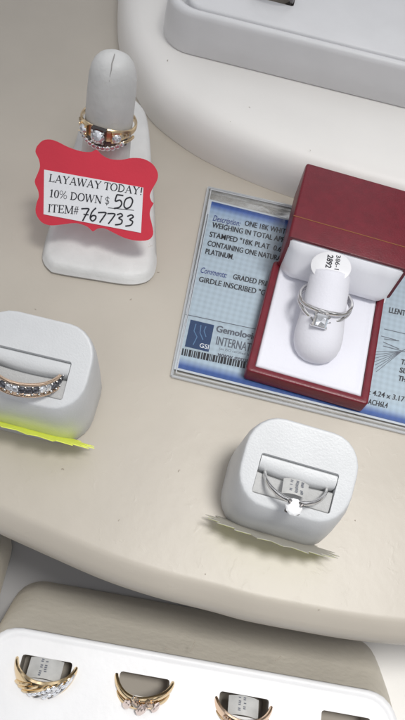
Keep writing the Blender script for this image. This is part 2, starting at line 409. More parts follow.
# ================================================================== RING MAKER
def band(mb, R_, wf, tf, a0=-180, a1=180, n=72, off=lambda a: 0.0, lift=lambda a: 0.0):
    """ring shank in its own frame: circle in xz, axis y, head at +z (angle 0 = head)"""
    loops = []
    for i in range(n+1):
        a = a0+(a1-a0)*i/n; ra = math.radians(a); wv = wf(a)/2; tv = tf(a); oy = off(a)
        rad = Vector((math.sin(ra), 0, math.cos(ra))); l = []
        for k in range(12):
            b = 2*math.pi*k/12; cy = math.copysign(abs(math.cos(b))**.7, math.cos(b)); cr = math.copysign(abs(math.sin(b))**.7, math.sin(b))
            rr = R_+lift(a)+tv/2+(cr*tv/2 if cr > 0 else cr*tv/2*.8)
            l.append(rad*rr+Vector((0, oy+cy*wv, 0)))
        loops.append(l)
    full = abs(a1-a0) >= 359.9
    if full: loops = loops[:-1]+[loops[0]]
    mb.loft(loops, cap0=not full, cap1=not full); return mb
def polar(R_, a, y=0.0): ra = math.radians(a); return Vector((R_*math.sin(ra), y, R_*math.cos(ra)))
def gem_on(parent, R_, a, y, r, m, up=None, name='stone', sides=10):
    p = polar(R_, a, y); up = up or polar(1, a)
    return MB().gem(p, r, up, (0, 1, 0) if abs(Vector(up).y) < .8 else (1, 0, 0), sides).build(name, m, parent, smooth=False)
def prongs(parent, R_, a, y, r, hgt, m, n=4, ph=45, rad=.035):
    up = polar(1, a); t = Vector((0, 1, 0)); s = up.cross(t)
    for k in range(n):
        b = math.radians(ph+360*k/n); q = math.cos(b)*t+math.sin(b)*s
        base = polar(R_, a, y)
        MB().tube([base+q*r*.35, base+q*r*.9+up*hgt*.5, base+q*r*1.02+up*hgt*.85, base+q*r*.86+up*hgt*1.08], [rad, rad, rad, rad*.9], 6).build('prong', m, parent)
def small_tag(fr, label, wid=.62, hgt=.5, curl=.5, marks=3, seed=1):
    """little printed tag tucked through a ring"""
    q = random.Random(seed); n = 10; lo = []; 
    for t_ in (0.0, .012):
        lo.append([Vector((-wid+2*wid*i/n, -t_, curl*(1-(2*i/n-1)**2)*.35-t_)) for i in range(n+1)])
    mb = MB(); vs = []
    for y in (0, hgt):
        for l in lo: vs += [p+Vector((0, y, y*.25)) for p in l]
    k = n+1; fs = []
    for i in range(n):
        fs += [[i, i+1, 2*k+i+1, 2*k+i], [k+i+1, k+i, 3*k+i, 3*k+i+1], [i+1, i, k+i, k+i+1], [2*k+i, 2*k+i+1, 3*k+i+1, 3*k+i]]
    fs += [[0, 2*k, 3*k, k], [n, k+n, 3*k+n, 2*k+n]]
    t = thing('ring_tag', label, 'tag', fr, 'small printed tags tucked through the rings')
    mb.add(vs, fs).build('paper', M['tagpaper'], t)
    ink = MB()
    for c in range(marks):
        for r_ in range(9):
            if q.random() < .25: continue
            x0 = -.17+.15*c+q.uniform(-.01, .01); y0 = hgt*(.08+.095*r_); zz = curl*.35*(1-((x0)/wid)**2)+y0*.25+.012
            ink.add([(x0, y0, zz), (x0+.075, y0, zz), (x0+.075, y0+hgt*.055, zz+hgt*.014), (x0, y0+hgt*.055, zz+hgt*.014)], [[0, 1, 2, 3]])
    ink.build('print', M['inkgrey'], t, smooth=False)
    return t

def glint(rf, p):
    """direction, in the ring's frame, halfway between the viewer and the lamp: how the stone's table happens to lie"""
    q = rf @ p; h = ((CC-q).normalized()+(Vector((20, -2, 87))-q).normalized()).normalized()
    return rf.to_3x3().inverted() @ h

# ================================================================== RING BLOCKS ON THE SHELF
FA = math.tan(math.radians(20))
def ring_block(fr, label, hw, group):
    t = thing('ring_block', label, 'ring holder', fr, group)
    zc = 2.5; z = lambda x, y: zc+y*FA
    zz = lambda dz: (lambda x, y: zc+y*FA+dz)
    y0, y1, r = -.84, 1.5, .9
    loops = [rrect(-hw-.14, hw+.14, y0-.24, y1+.26, r+.10, .015),
             rrect(-hw-.17, hw+.17, y0-.28, y1+.29, r+.12, .10),
             rrect(-hw-.15, hw+.15, y0-.25, y1+.27, r+.12, lambda x, y: (zc+y*FA)*.35),
             rrect(-hw-.09, hw+.09, y0-.15, y1+.16, r+.08, lambda x, y: (zc+y*FA)*.80),
             rrect(-hw-.035, hw+.035, y0-.05, y1+.06, r+.03, zz(-.14)),
             rrect(-hw-.012, hw+.012, y0-.014, y1+.02, r+.01, zz(-.05)),
             rrect(-hw+.004, hw-.004, y0+.004, y1-.002, r, zz(-.018)),
             rrect(-hw+.03, hw-.03, y0+.03, y1-.03, r-.03, zz(-.003)),
             rrect(-hw+.075, hw-.075, y0+.075, y1-.07, r-.07, zz(0))]
    sl = (-1.12, 1.12, -.56, .50)
    b = MB().loft(loops, cap1=False)
    slot = rrect(*sl, .06, zz(0), 3)
    b.holes(loops[-1], [slot])
    b.loft([slot, rrect(*sl, .06, zz(-1.0), 3)], cap0=False)
    b.build('block', M['cube'], t)
    def pad(ya, yb, dz, bulge, m):
        m_ = MB(); n = 14; L = []
        for i in range(n+1):
            x = -1.10+2.2*i/n; cv = bulge*(1-(x/1.1)**2)
            yy0, yy1 = (ya+cv, yb) if ya > -.2 else (ya, yb+cv)
            prof = [(yy0, -.98), (yy0, dz-.10), (yy0+.05, dz-.02), ((yy0+yy1)/2, dz), (yy1-.05, dz-.02), (yy1, dz-.10), (yy1, -.98)]
            L.append([Vector((x, y, zc+y*FA+q)) for y, q in prof])
        m_.loft(L).build('cushion', m, t)
    pad(.14, .485, -.012, -.10, M['cube']); pad(-.545, .05, -.10, -.06, M['foam'])
    return t
def block_frame(a, b, hw_c):
    A = P(*a, 2.0); B = P(*b, 2.0); ex = tri_dir(A, B); return frame(flat((A+B)/2, 0), ex)
gB = 'white ring blocks standing on the shelf'
FR1 = frame(flat(P(296, 482, 2.5), 0.0), (math.cos(math.radians(-1.0)), math.sin(math.radians(-1.0)), 0))
ring_block(FR1, 'white rounded ring block holding the single stone ring, below the red box', 1.60, gB)
FR2 = frame(flat(P(29, 371, 2.5), 0.0), (1, .03, 0))
ring_block(FR2, 'white rounded ring block at left holding the dark pave band, beside the neon card', 1.68, gB)

def ring_frame(block, loc, tilt, yaw=0.0):
    """ring frame inside a holder's frame: head leans forward by tilt degrees"""
    ta = math.radians(tilt)
    ex = Vector((math.cos(math.radians(yaw)), math.sin(math.radians(yaw)), 0)); ez = Vector((0, -math.sin(ta), math.cos(ta)))
    return block @ frame(loc, ex, ez)

# solitaire in the right block
rf = ring_frame(FR1, (0, .12, 2.36), 60)
t = thing('solitaire_ring', 'thin white gold ring with one stone whitened by glare, leaning in its block', 'ring', rf, 'rings on display')
band(MB(), .84, lambda a: .13+.05*(abs(a)/180), lambda a: .11).build('shank', M['silver'], t)
MB().tube([polar(.90, 0), polar(1.0, 0)], [.1, .13], 10).build('basket', M['silver'], t)
gem_on(t, 1.10, 0, 0, .235, M['glare_stone'], up=glint(rf, polar(1.1, 0)), sides=10)
prongs(t, .97, 0, 0, .245, .19, M['darkmetal'], rad=.04)
small_tag(rf @ frame((0, -.02, .66), (1, 0, 0), (0, 1, 0)), 'small printed tag inside the thin white gold ring with one stone', .36, .46, .25, 3, 3)

# pave band in the left block
rf = ring_frame(FR2, (-.1, .1, 2.33), 58)
t = thing('pave_band', 'wide band with a row of dark smoky stones between pale gold rims, at left', 'ring', rf, 'rings on display')
band(MB(), .93, lambda a: .40, lambda a: .10).build('shank', M['silver'], t)
for sgn in (-1, 1):
    band(MB(), .96, lambda a: .07, lambda a: .11, -100, 80, off=lambda a, s=sgn: s*.195).build('rim', M['rose'], t)
for k in range(-8, 9):
    gem_on(t, 1.035, k*10.4, 0, .115, M['greystone'] if (k*7) % 5 in (1, 2, 4) else M['brightgem'])
    for sgn in (-1, 1):
        MB().ball(polar(1.06, k*10.4+5.2, sgn*.12), .04).build('bead', M['silver'], t)

# ================================================================== NEON STARBURST CARDS
def starburst(fr, rad, label, th=.02, back=None, sq=.5):
    pts = []; n = 17; q = random.Random(4)
    for i in range(2*n):
        a = math.pi*i/n; rr = rad*(1.0 if i % 2 == 0 else .80)*q.uniform(.97, 1.03)
        pts.append(Vector((rr*1.0*math.cos(a), rr*sq*math.sin(a), 0)))
    if back:                                             # neon face turned away; back towards block, grey in place of the cast shadow
        o = MB().prism(pts, (0, 0, th)).build('starburst_card', M['cardback'], smooth=False)
        MB().prism([p*.96+Vector((0, 0, th if back > 0 else -.012)) for p in pts], (0, 0, .012)).build('neon_face', M['neon'], o, smooth=False)
    else:
        o = MB().prism(pts, (0, 0, th)).build('starburst_card', M['neon'], smooth=False)
    m = fr.copy(); m.translation = fr.translation*S; o.matrix_world = m
    return tag(o, label, 'price card', 'starburst price cards')
def card_frame(pc, z, lean, yaw):
    """disc standing on edge, its top leaning to the viewer by lean degrees from upright"""
    l = math.radians(lean); y_ = math.radians(yaw)
    up = Vector((math.sin(y_)*math.sin(l), -math.cos(y_)*math.sin(l), math.cos(l))); ex = Vector((math.cos(y_), math.sin(y_), 0))
    return frame(P(*pc, z), ex, ex.cross(up))
starburst(card_frame((273, 536), .55, 24.5, -2), 2.08, 'starburst card with back in shadow grey, leaning out in front of the block with the single stone ring', back=1)
starburst(card_frame((28, 429), .7, 27, -1), 2.12, 'bright neon yellow starburst card leaning out in front of the left ring block', sq=.40)

# ================================================================== RING FINGER STAND WITH ITS SIGN
sf = frame(flat(P(98, 250, 0), 0))
t = thing('finger_stand', 'worn white ring stand with upright finger and sloping foot, behind the red sign', 'ring stand', sf)
foot = [(53, 264, .42), (47, 257, .42), (46, 246, .45), (53, 218, .55), (62, 190, .8), (72, 155, 1.15), (83, 118, 1.5), (92, 102, 1.62), (110, 95, 1.68), (130, 96, 1.66), (142, 106, 1.6), (147, 122, 1.48), (150, 155, 1.15), (152, 195, .8), (153, 242, .47), (153, 260, .42), (149, 271, .40), (140, 276, .38), (124, 276.5, .38), (95, 272, .38), (66, 267, .40)]
top = [P(a, b, z) for a, b, z in foot]
top = smooth_line(top+[top[0]], 4)[:-1]
top = top[::-1] if sum((top[i].x*top[(i+1) % len(top)].y-top[(i+1) % len(top)].x*top[i].y) for i in range(len(top))) < 0 else top
loops = [inset([flat(p, .01) for p in top], -.10), inset([flat(p, .12) for p in top], -.14)]
mid = inset(top, -.05); loops.append([Vector((p.x, p.y, max(.14, p.z-.16))) for p in mid])
loops.append([Vector((p.x, p.y, p.z-.04)) for p in inset(top, .03)])
loops.append(inset(top, .16)); 
MB().loft(loops).build('foot', M['stand'], t, world=True, ang=50)
FAx = P(104, 172, 1.0); FB = P(113.5, 72, 4.7)
ax = (FB-FAx); AL = ax.length; ax.normalize()
fx = (Vector((1, 0, 0))-ax*ax.x).normalized(); fy = ax.cross(fx)
secs = [(-.25, 1.05), (.3, 1.02), (.9, .98), (1.5, .95), (2.2, .935), (2.9, .93), (AL-.55, .92), (AL-.15, .90), (AL+.12, .84), (AL+.34, .74), (AL+.5, .58), (AL+.6, .36), (AL+.64, .1)]
loops = [[FAx+ax*h+.87*rr*(math.cos(2*math.pi*k/40)*fx+math.sin(2*math.pi*k/40)*fy*.95) for k in range(40)] for h, rr in secs]
MB().loft(loops).build('finger', M['stand'], t, world=True, ang=60)
cr = []
for h, rr in ((AL+.02, .87), (AL+.2, .80), (AL+.34, .735), (AL+.5, .575), (AL+.6, .36), (AL+.64, .12)):
    cr.append(FAx+ax*h+.87*rr*(.10*fx-fy*.95)*.985+fx*rnd.uniform(-.015, .015))
MB().tube(cr, [.006, .014, .02, .024, .024, .016], 6).build('seam', M['crack'], t, world=True)

# bridal set round the finger
rc = FAx+ax*(AL*.545)
rfz = (Vector((-.05, -1, 0.1))); rfz = (rfz-ax*rfz.dot(ax)).normalized()
rf = frame(rc, fx, rfz)
t = thing('bridal_ring', 'yellow gold bridal ring with three square settings, on the upright finger', 'ring', rf, 'rings on display')
t.matrix_world = t.matrix_world @ Matrix.Scale(.90, 4)
wf = lambda a: .24+.30*max(0, math.cos(math.radians(a*1.2)))
band(MB(), .97, wf, lambda a: .11).build('shank', M['brushedgold'], t)
# local +y runs down the finger or up it: sgn picks the side towards the foot
dn = -1 if (rf.to_3x3() @ Vector((0, 1, 0))).dot(ax) > 0 else 1
band(MB(), .98, lambda a: .13, lambda a: .11, -85, 85, off=lambda a: dn*(.30+.26*max(0, math.cos(math.radians(a*1.7))))).build('wave_band', M['brushedgold'], t)
dk = MB(); band(dk, .955, lambda a: .52, lambda a: .09, -62, 62, off=lambda a: dn*.26); dk.build('gallery', M['darkmetal'], t)  # dark plate put in; its colour carries the recess shade between the stones
for k in range(-5, 6):
    a = k*9.5
    gem_on(t, 1.085, a, dn*(.30+.26*max(0, math.cos(math.radians(a*1.7)))), .10, M['brightgem'], up=(polar(1, a)*1.5+glint(rf, polar(1.2, 0))).normalized())
MB().box((0, 0, 1.12), (.28, .28, .10)).build('setting', M['darkmetal'], t, smooth=False)
gem_on(t, 1.235, 0, 0, .27, M['brightgem'], up=(polar(1, 0)*1.6+glint(rf, polar(1.2, 0))).normalized(), sides=12)
prongs(t, 1.14, 0, 0, .30, .17, M['silver'], rad=.045)
for sgn in (-1, 1):
    p = polar(1.10, sgn*33)
    m_ = MB().box((0, 0, 0), (.19, .22, .08)); m_.xf(frame(p, polar(1, sgn*33+90), polar(1, sgn*33))).build('setting', M['brushedgold'], t, smooth=False)
    gem_on(t, 1.19, sgn*33, 0, .18, M['brightgem'], up=(polar(1, sgn*33)*1.4+glint(rf, polar(1.2, 0))).normalized())
    prongs(t, 1.12, sgn*33, 0, .23, .14, M['brushedgold'], rad=.03)
    for k in (1, 2):
        gem_on(t, 1.10, sgn*(46+9*k), .0, .08, M['diamond'])

# red scalloped sign leaning on the stand
pl = Plane(P(42, 170, 2.75), P(143, 187, 2.75), P(92, 232, 1.55))
sc = [(45, 310), (60, 295), (80, 292), (100, 298), (130, 313), (165, 324), (190, 325), (204, 319), (218, 333), (240, 344), (270, 346), (300, 341), (330, 344), (354, 358), (367, 380), (366, 400), (354, 422), (346, 442), (351, 458), (356, 463), (348, 478), (346, 495), (352, 520), (355, 545), (342, 560), (312, 562), (280, 555), (250, 541), (225, 529), (206, 530), (194, 537), (180, 525), (150, 515), (110, 519), (80, 521), (57, 512), (42, 488), (44, 462), (50, 445), (48, 428), (39, 405), (46, 385), (53, 365), (50, 345), (41, 325)]
sc = [(20+a/2.667, 30+b/2.667) for a, b in sc]
c0 = pl.at(95, 205, -.06)
t = thing('price_sign', 'red scalloped sign with white LAYAWAY TODAY label, leaning on the finger stand', 'sign', frame(c0, pl.at(143, 187.5)-pl.at(44, 170), pl.n))
out = smooth_line([pl.at(a, b, -.045) for a, b in sc+[sc[0]]], 3)[:-1]
MB().prism(out, pl.n*.04).build('card', M['tagred'], t, smooth=False, world=True)
lab = [(44.2, 169.6), (143.4, 187.6), (141.0, 232.8), (43.6, 214.2)]
lb = MB().prism([pl.at(a, b, .0) for a, b in lab], pl.n*.012).build('label', M['paper'], t, smooth=False, world=True)
c6 = lambda a, b: (30+a/3.115, 140+b/3.115)
mb = MB(); LZ = .0145
serif_text(mb, pl, 'LAYAWAY TODAY!', c6(57, 129), c6(350, 172), 7.6, LZ)
serif_text(mb, pl, '10% DOWN $', c6(58, 177), c6(247, 202), 7.8, LZ)
serif_text(mb, pl, 'ITEM#', c6(54, 224), c6(151, 232), 8.0, LZ)
ribbon(mb, pl, [c6(243, 211), c6(324, 219)], .7, LZ)
mb.build('lettering', M['ink'], lb, smooth=False, world=False) if False else None
inv_lb = PF[t.name].inverted()
mb.v = [inv_lb @ v for v in mb.v]; mb.build('lettering', M['ink'], lb, smooth=False)
hw = MB()
def pen(pts, wd=1.45, z=LZ+.006):
    ribbon(hw, pl, smooth_line([Vector((*c6(*p), 0)) for p in pts], 5) if False else [Vector(q[:2]) for q in smooth_line([Vector((*c6(*p), 0)) for p in pts], 5)], wd, z+.0006*(len(hw.f) % 9))
pen([(291, 173), (271, 170)]); pen([(271, 170), (266, 190), (280, 187), (286, 197), (279, 209), (262, 213)])
pen([(309, 179), (298, 185), (293, 203), (300, 213), (313, 207), (320, 190), (314, 179), (307, 180)])
pen([(160, 214), (183, 214), (179, 224), (164, 252)]); pen([(167, 231), (183, 233)], 1.1)
pen([(206, 211), (193, 225), (188, 243), (195, 252), (204, 246), (205, 237), (196, 235), (189, 242)])
pen([(212, 226), (236, 226), (232, 236), (217, 257)])
pen([(241, 229), (264, 230), (260, 240), (244, 261)])
pen([(271, 233), (283, 229), (288, 236), (277, 243), (287, 250), (283, 261), (265, 264)])
pen([(303, 238), (316, 233), (322, 240), (311, 247), (320, 254), (314, 265), (297, 268)])
hw.v = [inv_lb @ v for v in hw.v]; hw.build('handwriting', M['ink'], lb, smooth=False)

# ================================================================== CERTIFICATE IN ITS PLASTIC SLEEVE
CZ = .12
CTL, CBL = (209, 199), (174, 369)
a_ = P(*CTL, CZ); b_ = P(*CBL, CZ)
ux = tri_dir(P(174, 369, CZ), P(405, 426, CZ)); uy = (a_-b_); Hc = uy.length; uy.normalize()
Wc = 9.6
cf = frame((b_.x, b_.y, 0), ux)
cert = thing('certificate', 'blue edged gem certificate card under the red ring box', 'certificate', cf)
def card_mat():
    m = bpy.data.materials.new('printed certificate'); m.use_nodes = True
    n = m.node_tree.nodes; L = m.node_tree.links; b = n['Principled BSDF']; b.inputs['Roughness'].default_value = .35
    tcx = n.new('ShaderNodeTexCoord'); s_ = n.new('ShaderNodeSeparateXYZ'); L.new(tcx.outputs['UV'], s_.inputs[0])
    rp_ = n.new('ShaderNodeValToRGB'); e_ = rp_.color_ramp.elements
    e_[0].position = 0; e_[0].color = (.03, .07, .22, 1); e_[1].position = 1; e_[1].color = (.02, .05, .18, 1)
    for ps, c in ((.028, (.05, .12, .36)), (.065, (.44, .53, .61)), (.12, (.46, .535, .59)), (.88, (.46, .535, .60)), (.935, (.34, .44, .58)), (.972, (.04, .11, .38))):
        k = e_.new(ps); k.color = (*c, 1)
    L.new(s_.outputs['Y'], rp_.inputs[0])
    # faint security pattern of little lozenges
    g = n.new('ShaderNodeNewGeometry'); sc_ = n.new('ShaderNodeVectorMath'); sc_.operation = 'MULTIPLY'; sc_.inputs[1].default_value = (2700, 2700, 0)
    L.new(g.outputs['Position'], sc_.inputs[0])
    vr = n.new('ShaderNodeTexVoronoi'); vr.inputs['Scale'].default_value = .17; vr.inputs['Randomness'].default_value = 0.0; vr.distance = 'MANHATTAN'
    L.new(sc_.outputs[0], vr.inputs['Vector'])
    mr_ = n.new('ShaderNodeMapRange'); mr_.inputs['From Min'].default_value = .05; mr_.inputs['From Max'].default_value = .8; mr_.inputs['To Min'].default_value = .92; mr_.inputs['To Max'].default_value = 1.09
    L.new(vr.outputs['Distance'], mr_.inputs['Value'])
    mu = n.new('ShaderNodeVectorMath'); mu.operation = 'SCALE'; L.new(rp_.outputs[0], mu.inputs[0]); L.new(mr_.outputs[0], mu.inputs['Scale'])
    cx = n.new('ShaderNodeMath'); cx.operation = 'COMPARE'; cx.inputs[1].default_value = .5; cx.inputs[2].default_value = .4875; L.new(s_.outputs['X'], cx.inputs[0])
    cy = n.new('ShaderNodeMath'); cy.operation = 'COMPARE'; cy.inputs[1].default_value = .5; cy.inputs[2].default_value = .490; L.new(s_.outputs['Y'], cy.inputs[0])
    cz = n.new('ShaderNodeMath'); cz.operation = 'MULTIPLY'; L.new(cx.outputs[0], cz.inputs[0]); L.new(cy.outputs[0], cz.inputs[1])
    cm_ = n.new('ShaderNodeMix'); cm_.data_type = 'RGBA'; L.new(cz.outputs[0], cm_.inputs[0]); cm_.inputs[6].default_value = (.62, .65, .68, 1); L.new(mu.outputs[0], cm_.inputs[7])  # pale border: sleeve glare put into the card's colour
    L.new(cm_.outputs[2], b.inputs['Base Color'])
    return m
skew = uy
corn = [Vector((b_.x, b_.y, CZ-.03))+ux*x+skew*y for x, y in ((0, 0), (Wc, 0), (Wc, Hc), (0, Hc))]
cm = MB().prism(corn, (0, 0, .03)).build('card', card_mat(), cert, smooth=False, world=True)
uv = cm.data.uv_layers.new(name='UVMap')
ic = cf.inverted()
for lp in cm.data.loops:
    q = (cf @ (cm.data.vertices[lp.vertex_index].co/S))-Vector((b_.x, b_.y, CZ))
    yy = q.dot(Vector((-ux.y, ux.x, 0)))/skew.dot(Vector((-ux.y, ux.x, 0)))
    uv.data[lp.index].uv = ((q.dot(ux)-yy*skew.dot(ux))/Wc, yy/Hc)
pc = Plane(P(174, 369, CZ), P(300, 400, CZ), P(209, 199, CZ))
def cert_part(name, mb, m, parent=None):
    mb.v = [ic @ v for v in mb.v]; return mb.build(name, m, parent or cert, smooth=False)
SL = .213                                           # slope of the printed lines in the photo
def ln(mb, s, x0, y0, x1, cap, bold=.006, shear=0.0, lift=.004):
    if cap > 4 and not shear:
        text_mb(mb, pc, s, (x0+.35, y0+.05), (x1+.35, y0+.05+(x1-x0)*SL), cap, lift+.0012, bold, shear, up=(.21, -1))
    text_mb(mb, pc, s, (x0, y0), (x1, y0+(x1-x0)*SL), cap, lift, bold, shear, up=(.21, -1))
k = MB()
ln(k, 'ONE 18K WHITE GOLD', 244.3, 225.5, 306, 5.2)
ln(k, 'WEIGHING IN TOTAL APPROX', 211.6, 227.2, 297, 5.2)
ln(k, 'STAMPED "18K PLAT  0.60', 209, 236.6, 284, 5.2)
ln(k, 'CONTAINING ONE NATURAL', 207, 245.5, 283, 5.2)
ln(k, 'PLATINUM.', 205, 253.6, 233, 5.2)
cert_part('print', k, M['ink']); k = MB()
ln(k, 'GRADED PRINCESS', 232.5, 279, 283, 5.2)
ln(k, 'GIRDLE INSCRIBED "GSI 0', 198.5, 281.5, 275, 5.2)
cert_part('print', k, M['ink']); k = MB()
ln(k, 'LLENT /', 388.5, 312.5, 408, 5.5)
cert_part('print', k, M['ink']); k = MB()
for i, s in enumerate(('THIN', 'SLIG', 'THIN')): ln(k, s, 400.5-i*1.4, 364+i*8.2, 414-i*1.4, 5, .015)
cert_part('print', k, M['ink']); k = MB()
ln(k, ': 4.24 x 3.17 MM', 369, 394.5, 416, 5.2)
ln(k, 'ACH6L4', 367.5, 404, 387, 5.4)
cert_part('print', k, M['ink'])
k = MB(); ln(k, 'Description:', 212.5, 220.5, 240, 5.6, .012, .25); cert_part('heading', k, M['inkblue']); k = MB(); ln(k, 'Comments:', 200.3, 272.5, 226.5, 5.6, .012, .25); cert_part('heading', k, M['inkblue'])
k = MB()
ln(k, 'Gemological', 215.6, 331.5, 262, 6.3, .02); ln(k, 'INTERNATIONAL', 215.5, 344.5, 272, 8.6, .0)
ln(k, 'www.gemscience', 217, 356, 266, 4.6, .012)
ln(k, '(an ISO certified lab)', 219, 349.6, 252, 2.6, .0)
cert_part('letterhead', k, M['inkgrey'])
k = MB()
for (x0, y0, x1, y1) in ((185.5, 314.5, 262, 330.5), (384, 329, 410, 335), (381, 336, 396, 340)):
    ribbon(k, pc, [(x0, y0), (x1, y1)], .7, .0045)
cert_part('ruled_line', k, M['inkgrey']); k = MB(); ribbon(k, pc, [(208, 214), (179.5, 355)], .8, .0052)
cert_part('ruled_line', k, M['inkgrey']); k = MB()
for i in range(7):                                       # diagram of the stone's cut
    ribbon(k, pc, [(376-i*.5, 372-i*3.4), (401.5, 351.5)], .55, .0040+.0003*i)
for (x0, y0, x1, y1) in ((383, 342, 399, 349), (401.5, 351.5, 412, 352), (402, 351, 412, 346), (383, 346, 402, 351), (384, 339, 399, 341)):
    ribbon(k, pc, [(x0, y0), (x1, y1)], .7, .0070)
cert_part('line_drawing', k, M['inkgrey'])
k = MB(); q = random.Random(11); x = 182.5
while x < 262:
    wv = q.choice((.9, 1.5, 2.4)); ya = 348.2+(x-182.5)*SL
    k.add([pc.at(a, b, .0045) for a, b in ((x, ya), (x+wv, ya+wv*SL), (x+wv-1.3, ya+wv*SL+6.8), (x-1.3, ya+6.8))], [[0, 1, 2, 3]]); x += wv+q.choice((.7, 1.1))
cert_part('barcode', k, M['ink'])
lg = cert_part('logo', MB().prism([pc.at(a, b, .002) for a, b in ((190.6, 319.6), (214.2, 325.2), (208.6, 352), (184.8, 346.4))], (0, 0, .004)), M['navy'])
k = MB(); text_mb(k, pc, 'GSI', (199.2, 347.3), (208.3, 349.4), 4.4, .009, .01, up=(.21, -1)); cert_part('lettering', k, M['paper'], lg)
k = MB()
for pts in ([(196, 324), (194, 331), (197, 337), (193, 345)], [(201, 325), (200, 333), (203, 340)], [(206, 326.5), (204, 331), (206, 337)]):
    ribbon(k, pc, pts, .9, .0085)
cert_part('motif', k, mat('pale blue print', (.12, .24, .42), .4), lg)

slv = thing('plastic_sleeve', 'clear plastic sleeve round the gem certificate with frosted welded edges', 'sleeve', cf)
sp_ = [P(a, b, 0) for a, b in ((171.5, 377), (470, 450), (470, 248), (208, 189))]
sl_l = inset([flat(p, 0) for p in sp_], .12)
MB().loft([[p+Vector((0, 0, z)) for p in l] for l, z in ((sp_, .02), (sp_, .145))]).build('sheet', M['plastic'], slv, smooth=False, world=True)
e_mb = MB()
for i in range(4):
    a, b = sp_[i], sp_[(i+1) % 4]
    e_mb.tube([flat(a, .09), flat(b, .09)], .05, 8)
    if i in (0, 2, 3):
        a2, b2 = sl_l[i], sl_l[(i+1) % 4]; a3 = a2*.5+a*.5; b3 = b2*.5+b*.5
        e_mb.tube([flat(a2, .16), flat(b2, .16)], .022, 6)
e_mb.build('welded_edge', M['plasticedge'], slv, world=True)

# ================================================================== RED RING BOX
BZ = .19
bl = P(243, 378, BZ); br = P(362, 412, BZ)
bx = tri_dir(bl, br)
bf = frame((bl.x, bl.y, BZ), bx); ib = bf.inverted()
Wb = (br-bl).length; RIM = .62
lf = ib @ P(281, 262, BZ+RIM); Db = lf.y
box = thing('ring_box', 'open red ring box with white satin lining and gilt line, standing on the certificate', 'ring box', bf)
ck = .12
def rr(ins, z, r=.12): return rrect(ins, Wb-ins, ins, Db-ins*.2, max(.03, r-ins*.3), z, 4)
MB().loft([rr(0, 0), rr(0, RIM-.05), rr(.015, RIM-.015), rr(.05, RIM), rr(.20, RIM), rr(.235, RIM-.02), rr(.25, RIM-.06), rr(.25, .1)]).build('base', M['red'], box, ang=50)
ml = ib @ P(253, 369.5, BZ+RIM)
pin = [rr(.262, .12), rr(.262, RIM-.10), rr(.29, RIM-.045), rr(.36, RIM-.02), rr(.40, RIM-.03), rr(.48, RIM-.06), rr(.60, RIM-.055)]
MB().loft(pin).build('cushion', M['pad'], box, ang=50)
# lid standing open behind: a shell with satin inside
LZT = 2.35
l1 = ib @ P(289, 236, BZ+LZT); l2 = ib @ P(309, 164, BZ+LZT-.0)
lx0 = l1.x; lx1 = lx0+Wb; ly0 = l1.y; ly1 = l2.y; lz0 = RIM-.1
lid = MB()
def lrect(x0, x1, z0, z1, r, y): return [Vector((p.x, y, p.y)) for p in rrect(x0, x1, z0, z1, r, 0, 4)]
lid.loft([lrect(lx0, lx1, lz0, LZT, .08, ly1), lrect(lx0-.02, lx1+.02, lz0-.02, LZT+.01, .1, ly1-.06), lrect(lx0-.02, lx1+.02, lz0-.02, LZT+.01, .1, ly0+.04), lrect(lx0, lx1, lz0, LZT, .09, ly0),
          lrect(lx0+.13, lx1-.13, lz0+.1, LZT-.10, .08, ly0), lrect(lx0+.14, lx1-.14, lz0+.1, LZT-.11, .08, ly0+1.6)])
lo = lid.build('lid', M['red'], box, ang=50)
g1 = ib @ P(295, 219.5, BZ+LZT); g2 = ib @ P(403, 243.5, BZ+LZT); gy = (g1.y+g2.y)/2
MB().box(((lx0+lx1)/2, gy, LZT+.0125), ((lx1-lx0)/2+.015, .014, .006)).build('gilt_line', M['gilt'], lo, smooth=False)
# satin: a puffed roll that fills the lid opening and rolls down to the pad
sat = MB(); n = 30; L = []
for i in range(n+1):
    f = i/n; x = lx0+.10+(lx1-lx0-.20)*f
    ed = min(1, min(f, 1-f)*9); ed = math.sin(ed*math.pi/2); wob = .03*math.sin(f*9)+.02*math.sin(f*23+1)
    pr_ = [(1.5, LZT-.14), (.30, LZT-.14), (.05, LZT-.13), (-.06*ed-.0, LZT-.20), (-.20*ed+wob, LZT-.55), (-.34*ed+wob, LZT-.95), (-.46*ed+wob, LZT-1.3), (-.46*ed, LZT-1.52), (-.34*ed, RIM+.0), (-.2, RIM-.14), (1.5, RIM-.14)]
    L.append([Vector((x, ly0+a, z)) for a, z in pr_])
sat.loft(L).build('satin_lining', M['satin'], box, ang=70)
# plush finger that carries the ring
A = P(316, 349, BZ+RIM+.15); B = P(331, 272, BZ+RIM+1.35)
fa = (B-A); fl = fa.length; fa.normalize()
gx = (Vector((1, 0, 0))-fa*fa.x).normalized(); gy_ = fa.cross(gx)
secs = [(-.48, .12), (-.44, .34), (-.32, .54), (-.12, .70), (.15, .79), (.45, .81), (.8, .78), (1.15, .74), (fl-.5, .69), (fl-.15, .66), (fl-.04, .62), (fl, .50)]
loops = [[A+fa*h+r_*(math.cos(2*math.pi*k/36)*gx+math.sin(2*math.pi*k/36)*gy_*.85) for k in range(36)] for h, r_ in secs]
fing = MB().loft(loops).build('ring_post', M['pad'], box, world=True, ang=60)

